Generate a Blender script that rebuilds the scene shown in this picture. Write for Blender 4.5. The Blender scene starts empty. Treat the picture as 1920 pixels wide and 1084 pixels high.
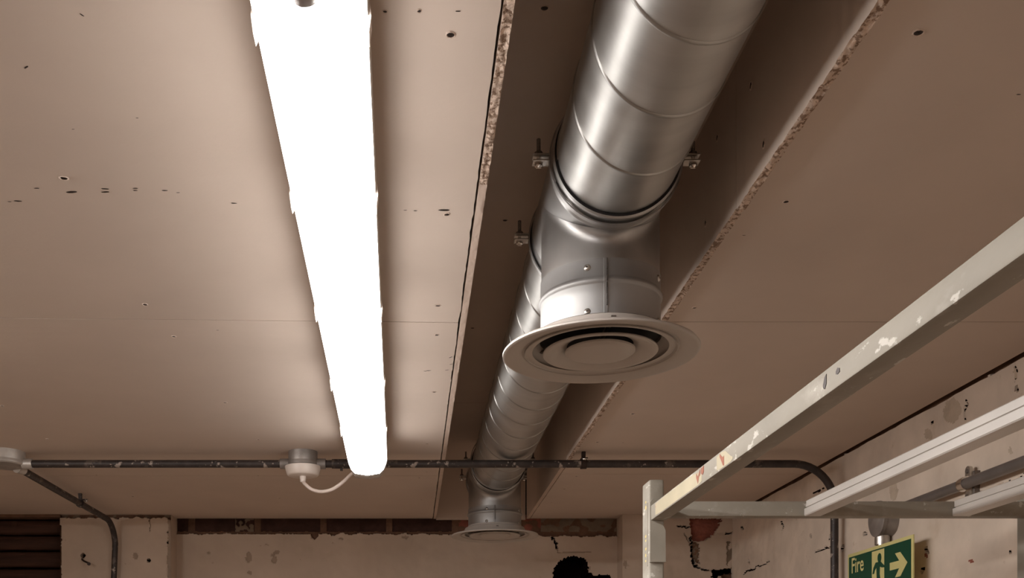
import bpy, bmesh, math, random
from math import sin, cos, pi, radians, sqrt, atan2
from mathutils import Vector, Matrix, noise

random.seed(7)
C = bpy.context.scene.collection
S = 0.82          # metres per layout unit
CZ = 1.72         # height of the camera above the floor (m)

# ------------------------------------------------------------------ camera
F = 1950.0; VX = 768.0; VY = 1300.0       # focal length / vanishing point of a 1920x1084 picture
cam = bpy.data.cameras.new('camera'); camo = bpy.data.objects.new('camera', cam); C.objects.link(camo)
cam.sensor_width = 36; cam.lens = F / 1920 * 36
cam.shift_x = (960 - VX) / 1920; cam.shift_y = (VY - 542) / 1920     # an upright camera with a rising front
cam.clip_start = 0.02; cam.clip_end = 60
camo.location = (0, 0, CZ); camo.rotation_euler = (pi/2, 0, 0)
bpy.context.scene.camera = camo
# ------------------------------------------------------------------ world, exposure
w = bpy.data.worlds.new('world'); bpy.context.scene.world = w; w.use_nodes = True
w.node_tree.nodes['Background'].inputs[0].default_value = (1.0, 0.62, 0.4, 1)
w.node_tree.nodes['Background'].inputs[1].default_value = 0.02
vs = bpy.context.scene.view_settings
vs.view_transform = 'Standard'; vs.look = 'None'; vs.gamma = 1; vs.exposure = 0.0; vs.use_curve_mapping = False
cy = bpy.context.scene.cycles
cy.max_bounces = 8; cy.diffuse_bounces = 6; cy.glossy_bounces = 4; cy.sample_clamp_indirect = 6
LAMP_COL = (1.0, 0.965, 0.935); LAMP_POWER = 31.0

# ------------------------------------------------------------------ helpers
def W(p): return Vector((p[0]*S, p[1]*S, p[2]*S + CZ))
def onz(px, py, z): d = F*z/(VY-py); return ((px-VX)/F*d, d, z)           # a spot on a level plane
def onx(px, py, x): d = F*x/(px-VX); return (x, d, (VY-py)/F*d)           # a spot on a side wall
def ony(px, py, d): return ((px-VX)/F*d, d, (VY-py)/F*d)                  # a spot on a facing wall
def N(x, y=0, z=0): return noise.noise(Vector((x, y, z)))

class MB:
    K = 1.0       # size factor: the duct fittings are drawn at 200 mm and built a little smaller
    def __init__(s): s.v = []; s.f = []; s.m = []
    def add(s, vs_, fs, mi=0):
        b = len(s.v); s.v += [tuple(v) for v in vs_]; s.f += [tuple(b+i for i in f) for f in fs]; s.m += [mi]*len(fs); return s
    def box(s, x0, x1, y0, y1, z0, z1, bev=0.0, mi=0, seg=2):
        bm = bmesh.new(); bmesh.ops.create_cube(bm, size=1)
        for v in bm.verts:
            v.co = Vector(((x0+x1)/2+v.co.x*(x1-x0), (y0+y1)/2+v.co.y*(y1-y0), (z0+z1)/2+v.co.z*(z1-z0)))
        if bev: bmesh.ops.bevel(bm, geom=bm.edges[:], offset=bev, segments=seg, affect='EDGES', profile=0.5)
        return s.bm(bm, mi)
    def bm(s, bm, mi=0):
        bm.verts.index_update(); s.add([v.co[:] for v in bm.verts], [[v.index for v in f.verts] for f in bm.faces], mi); bm.free(); return s
    def prism(s, pts, ax, a0, a1, mi=0):
        """polygon pts (2D) extruded along axis ax from a0 to a1"""
        def mk(p, a):
            return (a, p[0], p[1]) if ax == 0 else ((p[0], a, p[1]) if ax == 1 else (p[0], p[1], a))
        n = len(pts); v = [mk(p, a0) for p in pts] + [mk(p, a1) for p in pts]
        fs = [tuple(range(n)), tuple(range(2*n-1, n-1, -1))] + [(i, i+n, (i+1) % n+n, (i+1) % n) for i in range(n)]
        return s.add(v, fs, mi)
    def lathe(s, prof, c=(0, 0, 0), ax=2, n=64, mi=0, a0=0, a1=2*pi, closed=False):
        """prof: (r, h) along axis ax, centre c"""
        full = abs(a1-a0-2*pi) < 1e-6; k = n if full else n+1; v = []
        for r, h in prof:
            for i in range(k):
                a = a0+(a1-a0)*i/n; p = [0, 0, 0]; p[ax] = c[ax]+h; p[(ax+1) % 3] = c[(ax+1) % 3]+r*cos(a); p[(ax+2) % 3] = c[(ax+2) % 3]+r*sin(a); v.append(p)
        m = len(prof); fs = []
        for j in range(m if closed else m-1):
            for i in range(n):
                i2 = (i+1) % k if full else i+1; j2 = (j+1) % m
                fs.append((j*k+i, j*k+i2, j2*k+i2, j2*k+i))
        return s.add(v, fs, mi)
    def cyl(s, c, r, h, ax=2, n=32, mi=0, bev=0.0):
        """solid cylinder from c along ax by h, rounded rims"""
        e = 1e-5
        if bev: pr = [(e, 0), (r-bev, 0), (r-bev*.3, bev*.3), (r, bev), (r, h-bev), (r-bev*.3, h-bev*.3), (r-bev, h), (e, h)]
        else: pr = [(e, 0), (r, 0), (r, h), (e, h)]
        return s.lathe(pr, c, ax, n, mi)
    def tube(s, pts, r, n=14, mi=0, cap=True, rf=None):
        P = [Vector(p) for p in pts]; T = []
        for i in range(len(P)):
            t = (P[min(i+1, len(P)-1)]-P[max(i-1, 0)]); T.append(t.normalized())
        u = T[0].orthogonal().normalized(); v = []
        for i, p in enumerate(P):
            u = (u - T[i]*u.dot(T[i])).normalized(); b = T[i].cross(u); rr = rf(i) if rf else r
            for k in range(n):
                a = 2*pi*k/n; v.append(p+(u*cos(a)+b*sin(a))*rr)
        fs = [(i*n+k, i*n+(k+1) % n, (i+1)*n+(k+1) % n, (i+1)*n+k) for i in range(len(P)-1) for k in range(n)]
        if cap: fs += [tuple(range(n-1, -1, -1)), tuple((len(P)-1)*n+k for k in range(n))]
        return s.add(v, fs, mi)
    def build(s, name, mats, parent=None, loc=(0, 0, 0), rotz=0, ang=38, smooth=True, jit=None):
        me = bpy.data.meshes.new(name)
        k_ = S*MB.K; vv = [(v[0]*k_, v[1]*k_, v[2]*k_) for v in s.v]
        if parent is None and loc is None: vv = [(x, y, z+CZ) for x, y, z in vv]
        me.from_pydata(vv, [], s.f)
        for m in (mats if isinstance(mats, (list, tuple)) else [mats]): me.materials.append(m)
        me.polygons.foreach_set('material_index', s.m)
        bm = bmesh.new(); bm.from_mesh(me); bmesh.ops.recalc_face_normals(bm, faces=bm.faces); bm.to_mesh(me); bm.free()
        if smooth:
            me.polygons.foreach_set('use_smooth', [True]*len(me.polygons)); me.set_sharp_from_angle(angle=radians(ang))
        me.update()
        o = bpy.data.objects.new(name, me); C.objects.link(o)
        if parent is not None:
            o.parent = parent; o.location = (loc[0]*k_, loc[1]*k_, loc[2]*k_) if loc else (0, 0, 0)
        elif loc is not None: o.location = W(loc)
        o.rotation_euler = (0, 0, rotz)
        return o
def tag(o, label=None, cat=None, group=None, kind=None):
    if label: o['label'] = label
    if cat: o['category'] = cat
    if group: o['group'] = group
    if kind: o['kind'] = kind
    return o
def empty(name, loc, rotz=0):
    o = bpy.data.objects.new(name, None); C.objects.link(o); o.location = W([q*MB.K for q in loc]); o.rotation_euler = (0, 0, rotz); o.empty_display_size = .05; return o
def copy_tree(o, parent=None):
    c = o.copy(); C.objects.link(c)
    if parent: c.parent = parent
    for ch in [x for x in o.children]: copy_tree(ch, c)
    return c
def struct(o): o['kind'] = 'structure'; return o

# ------------------------------------------------------------------ materials
def mat(name, base, rough=.6, metal=0.0, noise_scale=0, noise_amt=.15, bump=0.0, bump_scale=None, spec=None,
        patches=None, detail=4, emit=None, stretch=None, aniso=0, clear=0, rough_var=0):
    """patches: list of (scale, threshold, softness, colour, seed)"""
    m = bpy.data.materials.new(name); m.use_nodes = True; nt = m.node_tree; b = nt.nodes['Principled BSDF']
    b.inputs['Roughness'].default_value = rough; b.inputs['Metallic'].default_value = metal
    if spec is not None: b.inputs['Specular IOR Level'].default_value = spec
    if aniso: b.inputs['Anisotropic'].default_value = aniso
    if clear: b.inputs['Coat Weight'].default_value = clear
    co = nt.nodes.new('ShaderNodeTexCoord'); src = co.outputs['Object']
    if stretch:
        mp = nt.nodes.new('ShaderNodeMapping'); mp.inputs['Scale'].default_value = stretch; nt.links.new(src, mp.inputs[0]); src = mp.outputs[0]
    col = nt.nodes.new('ShaderNodeRGB'); col.outputs[0].default_value = (*base, 1); out = col.outputs[0]
    def nz(scale, d=4, seed=0.0, r=.55):
        n = nt.nodes.new('ShaderNodeTexNoise'); n.noise_dimensions = '4D'; n.inputs['W'].default_value = seed
        n.inputs['Scale'].default_value = scale; n.inputs['Detail'].default_value = d; n.inputs['Roughness'].default_value = r
        nt.links.new(src, n.inputs['Vector']); return n.outputs['Fac']
    def mul(a, fac, lo, hi):
        mr = nt.nodes.new('ShaderNodeMapRange'); mr.inputs['From Min'].default_value = .25; mr.inputs['From Max'].default_value = .75
        mr.inputs['To Min'].default_value = lo; mr.inputs['To Max'].default_value = hi; nt.links.new(fac, mr.inputs['Value'])
        v = nt.nodes.new('ShaderNodeVectorMath'); v.operation = 'SCALE'; nt.links.new(a, v.inputs[0]); nt.links.new(mr.outputs[0], v.inputs['Scale']); return v.outputs[0]
    if noise_scale: out = mul(out, nz(noise_scale, detail), 1-noise_amt, 1+noise_amt)
    for sc, th, so, pc, sd in (patches or []):
        mr = nt.nodes.new('ShaderNodeMapRange'); mr.inputs['From Min'].default_value = th; mr.inputs['From Max'].default_value = th+so
        nt.links.new(nz(sc, 6, sd, .6), mr.inputs['Value'])
        mx = nt.nodes.new('ShaderNodeMix'); mx.data_type = 'RGBA'; nt.links.new(mr.outputs[0], mx.inputs['Factor'])
        nt.links.new(out, mx.inputs['A']); mx.inputs['B'].default_value = (*pc, 1); out = mx.outputs['Result']
    nt.links.new(out, b.inputs['Base Color'])
    if rough_var:
        mr = nt.nodes.new('ShaderNodeMapRange'); mr.inputs['From Min'].default_value = .3; mr.inputs['From Max'].default_value = .7
        mr.inputs['To Min'].default_value = rough-rough_var; mr.inputs['To Max'].default_value = rough+rough_var
        nt.links.new(nz(noise_scale or 8, 4, 3.3), mr.inputs['Value']); nt.links.new(mr.outputs[0], b.inputs['Roughness'])
    if bump:
        bp = nt.nodes.new('ShaderNodeBump'); bp.inputs['Strength'].default_value = bump; bp.inputs['Distance'].default_value = .002
        nt.links.new(nz(bump_scale or 60, 5, 9.1), bp.inputs['Height']); nt.links.new(bp.outputs[0], b.inputs['Normal'])
    if emit:
        b.inputs['Emission Color'].default_value = (*emit[0], 1); b.inputs['Emission Strength'].default_value = emit[1]
    return m

BOARD = (.61, .51, .435)
M = dict(
    board=mat('plasterboard_paper', BOARD, .82, noise_scale=5, noise_amt=.05, bump=.12, bump_scale=160,
              patches=[(2.2, .62, .25, (.57, .47, .40), 4.0), (14, .74, .05, (.53, .43, .36), 1.0)], spec=.3),
    core=mat('gypsum_core', (.62, .49, .40), .95, noise_scale=90, noise_amt=.3, bump=1.0, bump_scale=140, spec=.1,
             patches=[(150, .50, .05, (.27, .185, .135), 2.0)]),
    paper_edge=mat('plasterboard_edge_paper', (.60, .48, .40), .85, noise_scale=20, noise_amt=.08, bump=.2, bump_scale=80, spec=.2),
    void=mat('dark_void', (.03, .02, .015), 1.0, noise_scale=10, spec=0),
    galv=mat('galvanised_steel', (.50, .49, .47), .40, 1.0, noise_scale=9, noise_amt=.12, rough_var=.05, bump=.06, bump_scale=40, stretch=(.5, 3, .5)),
    galv3=mat('galvanised_collar_steel', (.40, .395, .39), .58, 1.0, noise_scale=14, noise_amt=.08, bump=.06, bump_scale=25),
    galv2=mat('galvanised_fitting_steel', (.43, .42, .41), .42, 1.0, noise_scale=22, noise_amt=.08, rough_var=.06, bump=.06, bump_scale=25),
    seam=mat('galvanised_seam_steel', (.42, .41, .39), .40, 1.0, noise_scale=30, noise_amt=.12),
    darkseam=mat('dark_seam_steel', (.16, .15, .14), .5, .8, noise_scale=60, noise_amt=.5),
    gapblack=mat('black_gap_shade', (.012, .01, .01), .7, noise_scale=30),  # near-black for painted shade in the tee gaps and diffuser throats
    zinc=mat('zinc_plated_steel', (.55, .52, .48), .38, 1.0, noise_scale=60, noise_amt=.25),
    darkzinc=mat('dull_zinc_steel', (.20, .17, .15), .5, .8, noise_scale=60, noise_amt=.3),
    chrome=mat('bright_chrome_steel', (.78, .74, .70), .14, 1.0, noise_scale=30, noise_amt=.05),
    white=mat('white_enamel', (.46, .415, .375), .38, noise_scale=6, noise_amt=.03, spec=.4),
    conduit=mat('worn_black_conduit', (.040, .030, .027), .5, .2, noise_scale=40, noise_amt=.4, bump=.6, bump_scale=90,
                patches=[(26, .56, .06, (.11, .085, .07), 2.0), (44, .60, .03, (.34, .28, .24), 6.0), (90, .66, .05, (.38, .31, .26), 8.0)]),
    greyconduit=mat('grey_painted_conduit', (.17, .15, .14), .4, .45, noise_scale=25, noise_amt=.15),
    greybox=mat('grey_galvanised_box', (.30, .27, .25), .5, .6, noise_scale=35, noise_amt=.25, bump=.3, bump_scale=70,
                patches=[(60, .66, .06, (.5, .45, .4), 3.0)]),
    palebox=mat('pale_zinc_box', (.50, .46, .42), .45, .5, noise_scale=35, noise_amt=.2, bump=.3, bump_scale=70),
    plastic=mat('white_plastic', (.72, .64, .58), .35, noise_scale=10, noise_amt=.03, spec=.5),
    flex=mat('white_flex', (.66, .56, .50), .45, noise_scale=20, noise_amt=.04),
    rack=mat('cream_grey_enamel', (.27, .243, .20), .58, noise_scale=14, noise_amt=.14, bump=.35, bump_scale=50, spec=.28, stretch=(1, .45, 1),
             patches=[(22, .54, .12, (.33, .30, .255), 3.0), (48, .61, .03, (.50, .47, .42), 5.0), (34, .72, .03, (.17, .12, .08), 7.0)]),
    rail=mat('white_enamel_rail', (.52, .48, .44), .35, noise_scale=16, noise_amt=.10, bump=.35, bump_scale=40, spec=.5, stretch=(1, .4, 1),
             patches=[(50, .72, .04, (.45, .38, .33), 5.0)]),
    stain=mat('yellowed_enamel', (.40, .345, .235), .6, noise_scale=20, noise_amt=.12, spec=.4, patches=[(60, .66, .04, (.36, .19, .11), 7.0)]),
    chip=mat('yellow_chip', (.60, .48, .18), .6, noise_scale=60, noise_amt=.3),
    rust=mat('rust_mark', (.27, .09, .05), .7, noise_scale=50, noise_amt=.3),
    paint=mat('aged_wall_paint', (.63, .53, .44), .8, noise_scale=7, noise_amt=.17, bump=.9, bump_scale=24, spec=.2,
              patches=[(7, .60, .12, (.54, .44, .35), 1.5), (26, .66, .08, (.49, .38, .29), 4.2), (60, .72, .04, (.30, .21, .15), 2.2), (9, .68, .08, (.66, .52, .44), 12.0)]),
    worn_far=mat('worn_dimmed_paint', (.34, .26, .20), .85, noise_scale=40, noise_amt=.15, bump=.5, bump_scale=60, spec=.1),  # worn spots, darkened along with the dimmed far wall
    worn=mat('worn_wall_paint', (.48, .39, .305), .85, noise_scale=40, noise_amt=.15, bump=.5, bump_scale=60, spec=.1),
    bare=mat('bare_plaster', (.19, .14, .10), .9, noise_scale=30, noise_amt=.2, bump=.6, bump_scale=60, spec=.1),
    mortar=mat('brown_mortar', (.15, .085, .055), .95, noise_scale=22, noise_amt=.35, bump=1, bump_scale=60, spec=.1,
               patches=[(12, .62, .08, (.22, .10, .06), 3.0)]),
    brick=mat('dark_brick', (.055, .028, .022), .9, noise_scale=26, noise_amt=.4, bump=1, bump_scale=50, spec=.15,
              patches=[(26, .68, .05, (.16, .09, .06), 6.0)]),
    redbrick=mat('red_brick', (.24, .085, .06), .9, noise_scale=22, noise_amt=.4, bump=1, bump_scale=50, spec=.15,
                 patches=[(30, .64, .05, (.12, .03, .02), 6.0)]),
    crackblack=mat('black_crack', (.012, .007, .006), 1, noise_scale=20, spec=0),  # near-black for cracks, holes and the backing behind the walls
    timber=mat('old_dark_timber', (.050, .022, .014), .75, noise_scale=18, noise_amt=.5, bump=1, bump_scale=40, stretch=(.25, 1, 3),
               patches=[(12, .62, .06, (.13, .055, .03), 2.0)], spec=.25),
    torn=mat('torn_paper', (.66, .54, .46), .9, noise_scale=60, noise_amt=.15),
    screwdark=mat('black_screw', (.035, .022, .018), .5, .5, noise_scale=60, noise_amt=.3),
    floor=mat('brown_floor', (.18, .13, .095), .7, noise_scale=3, noise_amt=.2),
    roomwall=mat('room_wall_paint', (.36, .28, .22), .85, noise_scale=3, noise_amt=.1),
    green=mat('sign_green', (.003, .058, .030), .38, noise_scale=30, noise_amt=.05, spec=.4),
    lumi=mat('sign_pale_yellow', (.62, .56, .24), .42, noise_scale=8, noise_amt=.04, spec=.4),
    glow=mat('lit_diffuser', (.9, .88, .84), .3, noise_scale=5, noise_amt=.02, emit=(LAMP_COL, LAMP_POWER)),
    glow_added=mat('lit_diffuser_added_batten', (.9, .88, .84), .3, noise_scale=5, noise_amt=.02, emit=(LAMP_COL, LAMP_POWER*2.9)),  # boosted glow for the batten added in the left bay
    lampgrey=mat('grey_lampholder', (.34, .30, .28), .4, noise_scale=60, noise_amt=.2),
)
# the opal diffuser is brighter where the tube lies behind it
def tube_glow():
    nt = M['glow'].node_tree; b = nt.nodes['Principled BSDF']; co = nt.nodes.new('ShaderNodeTexCoord'); sx = nt.nodes.new('ShaderNodeSeparateXYZ')
    nt.links.new(co.outputs['Object'], sx.inputs[0])
    def mth(op, a, b_=None):
        n = nt.nodes.new('ShaderNodeMath'); n.operation = op
        if isinstance(a, (int, float)): n.inputs[0].default_value = a
        else: nt.links.new(a, n.inputs[0])
        if b_ is not None:
            if isinstance(b_, (int, float)): n.inputs[1].default_value = b_
            else: nt.links.new(b_, n.inputs[1])
        return n.outputs[0]
    q = mth('DIVIDE', sx.outputs['X'], .016); q = mth('MULTIPLY', q, q); q = mth('MULTIPLY', q, -1.0); q = mth('EXPONENT', q)
    q = mth('MULTIPLY', q, 2.6); q = mth('ADD', q, .38); q = mth('MULTIPLY', q, LAMP_POWER); nt.links.new(q, b.inputs['Emission Strength'])
tube_glow()
def acrylic():
    m = bpy.data.materials.new('clear_prismatic_acrylic'); m.use_nodes = True; nt = m.node_tree; b = nt.nodes['Principled BSDF']
    b.inputs['Base Color'].default_value = (.60, .56, .52, 1); b.inputs['Roughness'].default_value = .22; b.inputs['Transmission Weight'].default_value = .15
    b.inputs['IOR'].default_value = 1.45
    co = nt.nodes.new('ShaderNodeTexCoord'); ch = nt.nodes.new('ShaderNodeTexVoronoi'); ch.inputs['Scale'].default_value = 260
    bp = nt.nodes.new('ShaderNodeBump'); bp.inputs['Strength'].default_value = .7; bp.inputs['Distance'].default_value = .002
    nt.links.new(co.outputs['Object'], ch.inputs['Vector']); nt.links.new(ch.outputs['Distance'], bp.inputs['Height']); nt.links.new(bp.outputs[0], b.inputs['Normal'])
    return m
M['acrylic'] = acrylic()

# ------------------------------------------------------------------ dimensions (layout units, camera at the origin)
ZS = .765                 # underside of the plasterboard
ZT = .988                 # top of the sunken channel
XL, XLF = .101, .1165     # left board edge, inner face of left fascia
XR, XRF = .5285, .512     # right board edge, inner face of right fascia
XW = 1.385                # right wall
DP, DR = 4.45, 4.56       # pier faces, recess wall
XWL = -3.0; YB = -2.2; ZF = -CZ/S
T = .015

# ------------------------------------------------------------------ ceiling boards
def board(x0, x1, y0l, y0r, y1l, y1r, name='ceiling', edge=None, z=ZS, gap=.0016):
    """a plasterboard; near/far edges run from (x0,y?l) to (x1,y?r); edge 'L'/'R' = torn edge at x0/x1"""
    mb = MB(); n = 260 if edge else 60; bot = []; k = 1
    ys = [i/n for i in range(n+1)]
    vs_, fs = [], []
    for i in ys:
        a0 = (x0, y0l+gap+(y1l-y0l-2*gap)*i); a1 = (x1, y0r+gap+(y1r-y0r-2*gap)*i)
        ja = (N(a0[1]*45, 3)*.0022+N(a0[1]*9, 8)*.002) if edge == 'L' else 0
        jb = (N(a1[1]*45, 5)*.0020+N(a1[1]*9, 1)*.002) if edge == 'R' else 0
        za = abs(N(a0[1]*60, 7))*.0012 if edge == 'L' else 0
        zb = abs(N(a1[1]*60, 2))*.0012 if edge == 'R' else 0
        vs_ += [(a0[0]+ja, a0[1], z+T), (a0[0]+ja, a0[1], z-za), (a0[0]+.012, a0[1], z), (a1[0]-.012, a1[1], z), (a1[0]+jb, a1[1], z-zb), (a1[0]+jb, a1[1], z+T)]
    for i in range(n):
        for j in range(5): fs.append((i*6+j, i*6+j+1, i*6+6+j+1, i*6+6+j))
        fs.append((i*6+5, i*6, i*6+6, i*6+11))
    fs += [tuple(range(5, -1, -1)), tuple(n*6+q for q in range(6))]
    mb.add(vs_, fs)
    o = mb.build(name, M['board'], loc=None, ang=30); struct(o); return o
b1 = board(XWL, XL, YB, YB, 2.06, 2.146, edge='R')
b2 = board(XWL, XL, 2.06, 2.146, 3.66, 3.66, edge='R')
b3 = board(XWL, XL, 3.66, 3.66, DR-.004, DR-.004, edge='R')
b4 = board(XR, XW-.009, YB, YB, 2.143, 2.143, edge='L')
b5 = board(XR, XW-.009, 2.143, 2.143, 3.63, 3.63, edge='L')
b6 = board(XR, XW-.009, 3.63, 3.63, DR-.004, DR-.004, edge='L')
b7 = board(XLF-.02, XRF+.02, YB, YB, 3.54, 3.54, z=ZT)
b8 = board(XLF-.02, XRF+.02, 3.54, 3.54, DR+.02, DR+.02, z=ZT)

def fascia(xa, xb, y0, y1, zlow, mats, rough=1.0, seed=0):
    """upright board lining the channel; its sawn lower end shows the core"""
    mb = MB(); st = .005; n = int((y1-y0)/st); cols = 7; vs_, fs, mi = [], [], []
    for i in range(n+1):
        y = y0+(y1-y0)*i/n
        for j in range(cols):
            u = j/(cols-1); x = xa+(xb-xa)*u
            z = zlow+(N(x*130, y*90, seed)*.003+N(x*40, y*25, seed+4)*.0026+N(x*300, y*220, seed+7)*.0022)*rough*(0.35 if j in (0, cols-1) else 1)
            if j in (0, cols-1): x += N(y*60, seed+9+j)*.0012*rough; z += N(y*15, seed+2+j)*.0015*rough
            vs_.append((x, y, z))
    for i in range(n):
        for j in range(cols-1): fs.append((i*cols+j, i*cols+j+1, (i+1)*cols+j+1, (i+1)*cols+j))
    mb.add(vs_, fs, 1)
    # the two faces
    for j, xx in ((0, xa), (cols-1, xb)):
        b = len(mb.v); up = [(xx, y0+(y1-y0)*i/n, ZT-.0005) for i in range(n+1)]; mid = [(xx, y0+(y1-y0)*i/n, zlow+.004) for i in range(n+1)]
        lo = [vs_[i*cols+j] for i in range(n+1)]
        mb.add(up+mid+lo, [(q*(n+1)+i, q*(n+1)+i+1, (q+1)*(n+1)+i+1, (q+1)*(n+1)+i) for i in range(n) for q in (0, 1)], 0)
    mb.add([(xa, y0, ZT), (xb, y0, ZT), (xb, y0, zlow), (xa, y0, zlow)], [(0, 1, 2, 3)], 0)
    mb.add([(xa, y1, ZT), (xb, y1, ZT), (xb, y1, zlow), (xa, y1, zlow)], [(0, 1, 2, 3)], 0)
    return mb
def trim(mb, n, mats): o = mb.build('trim_%d' % n, mats, loc=None, ang=60); struct(o); return o
trim(fascia(XL+.0035, XLF, YB, 1.56, ZS-.001, None, 1.0, 1), 1, [M['board'], M['core']])
trim(fascia(XL+.0035, XLF, 1.5615, DR-.002, ZS-.001, None, .45, 2), 2, [M['board'], M['paper_edge']])
t3 = trim(fascia(XRF, XR-.003, YB, 1.629, ZS-.007, None, 1.2, 3), 3, [M['board'], M['core']])
t4 = trim(fascia(XRF, XR-.003, 1.6305, 3.40, ZS-.005, None, 1.0, 4), 4, [M['board'], M['core']])
trim(fascia(XRF, XR-.003, 3.401, DR-.006, ZS-.001, None, .3, 5), 5, [M['board'], M['paper_edge']])
# board closing the far end of the channel
struct(MB().box(XLF, XRF-.004, DR-.002, DR+.012, ZS-.004, ZT).build('trim_6', M['board'], loc=None))
# slab above the boards
struct(MB().box(XWL-.2, XW+.2, YB-.2, DR+.3, 1.05, 1.15).build('ceiling', M['void'], loc=None))

# ---- screws and torn spots in the boards
def screw_mesh(r=.0042, kind='screw', seed=0):
    mb = MB(); rnd = random.Random(seed)
    if kind == 'screw':
        # torn paper lip, ring round a sunken dark head with a cross slot
        n = 22; v = []
        for i in range(n):
            a = 2*pi*i/n; q = 1+.25*rnd.random()
            v += [(cos(a)*r*1.45*q, sin(a)*r*1.15*q, 0.0002), (cos(a)*r*1.12, sin(a)*r, -.0007-.0006*rnd.random()), (cos(a)*r*.98, sin(a)*r*.9, 0.0)]
        mb.add(v, [(i*3+j, ((i+1) % n)*3+j, ((i+1) % n)*3+j+1, i*3+j+1) for i in range(n) for j in (0, 1)], 1)
        mb.cyl((0, 0, -.0003), r*.98, .0006, n=18, mi=0)
        mb.box(-r*.6, r*.6, -r*.13, r*.13, -.0008, -.0002, mi=0); mb.box(-r*.13, r*.13, -r*.6, r*.6, -.0008, -.0002, mi=0)
    elif kind == 'nick':
        n = 12; v = [(0, 0, -.0006)]
        for i in range(n):
            a = 2*pi*i/n; v.append((cos(a)*r*(.9+.3*rnd.random()), sin(a)*r*.30*(.8+.5*rnd.random()), -.0002))
        mb.add(v, [(0, 1+i, 1+(i+1) % n) for i in range(n)], 0)
    return mb
protos = {}
def put_mark(par, p, kind, r, rot, plane='z', torn=False):
    key = (kind, round(r, 4), random.randint(0, 2) if kind == 'nick' else 0, plane)
    if key not in protos:
        mb = screw_mesh(r, kind, hash(key[:3]) % 99)
        me_o = mb.build('screw_head' if kind == 'screw' else 'paper_nick', [M['screwdark'], M['torn']], parent=par, loc=(0, 0, 0), smooth=False)
        protos[key] = me_o; o = me_o
    else:
        o = protos[key].copy(); C.objects.link(o); o.parent = par
    o.location = W(p)
    if plane == 'z': o.rotation_euler = (0, 0, rot)
    else: o.rotation_euler = (0, pi/2, rot)
    return o
def pickboard(x, y):
    if x < .3: return b1 if y < 2.1 else (b2 if y < 3.66 else b3)
    return b4 if y < 2.143 else (b5 if y < 3.63 else b6)
SC = [(845, 65, .0046), (1722, 61, .0052), (838, 402, .0042), (120, 334, .0050), (272, 571, .0046), (326, 631, .0044), (422, 755, .0046), (484, 824, .0044),
      (821, 573, .0044), (819, 628, .0042), (814, 735, .0042), (801, 832, .0036), (1474, 378, .0042), (1302, 577, .0036), (1187, 776, .0050), (1120, 829, .0042),
      (4, 761, .0042), (88, 823, .0036), (181, 891, .0040), (155, 877, .0032), (249, 931, .0044), (484, 892, .0040), (524, 934, .0042), (790, 937, .0044),
      (786, 896, .0034), (1081, 893, .0044), (1058, 917, .0046), (537, 965, .0034), (722, 21, .0022), (786, 20, .0022)]
for x, y, r in SC:
    p = onz(x, y, ZS-.0004); put_mark(pickboard(p[0], p[1]), p, 'screw', r, random.uniform(0, 3))
NK = [(69, 353, .004, 0), (134, 360, .009, -.1), (197, 354, .006, .1), (197, 360, .006, -.1), (254, 353, .004, 0), (254, 357, .0035, 0), (309, 357, .0045, 0), (334, 361, .003, 0),
      (18, 378, .003, 0), (34, 377, .006, .1), (439, 381, .0045, 0), (49, 126, .004, -.7), (154, 28, .003, 1), (760, 394, .003, 0), (779, 395, .003, 0), (833, 394, .009, 0),
      (859, 21, .003, 0), (137, 242, .002, 0), (257, 221, .002, 0), (408, 619, .003, 0), (845, 670, .006, -.9), (846, 683, .005, -.7), (838, 694, .005, -.5), (804, 695, .006, -.3), (797, 696, .004, .3),
      (1395, 441, .003, 0), (1034, 942, .004, 0), (1168, 830, .003, 0), (1100, 726, .004, .4), (1360, 827, .003, 0), (1910, 177, .003, 0), (1318, 935, .003, 0), (800, 885, .004, 0), (626, 963, .004, 0)]
for x, y, r, a in NK:
    p = onz(x, y, ZS-.0002); put_mark(pickboard(p[0], p[1]), p, 'nick', r, a)
for x, y, r in [(1021, 15, .0052), (947, 413, .0045), (886, 615, .0045)]:
    p = onz(x, y, ZT-.0004); put_mark(b7, p, 'screw', r, .4)
for x, y in [(1432, 270), (1345, 258), (1408, 160), (1323, 418)]:
    p = onx(x, y, XRF-.0004); put_mark(t3 if p[1] < 1.63 else t4, p, 'screw', .0048, .0, 'x')

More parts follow.
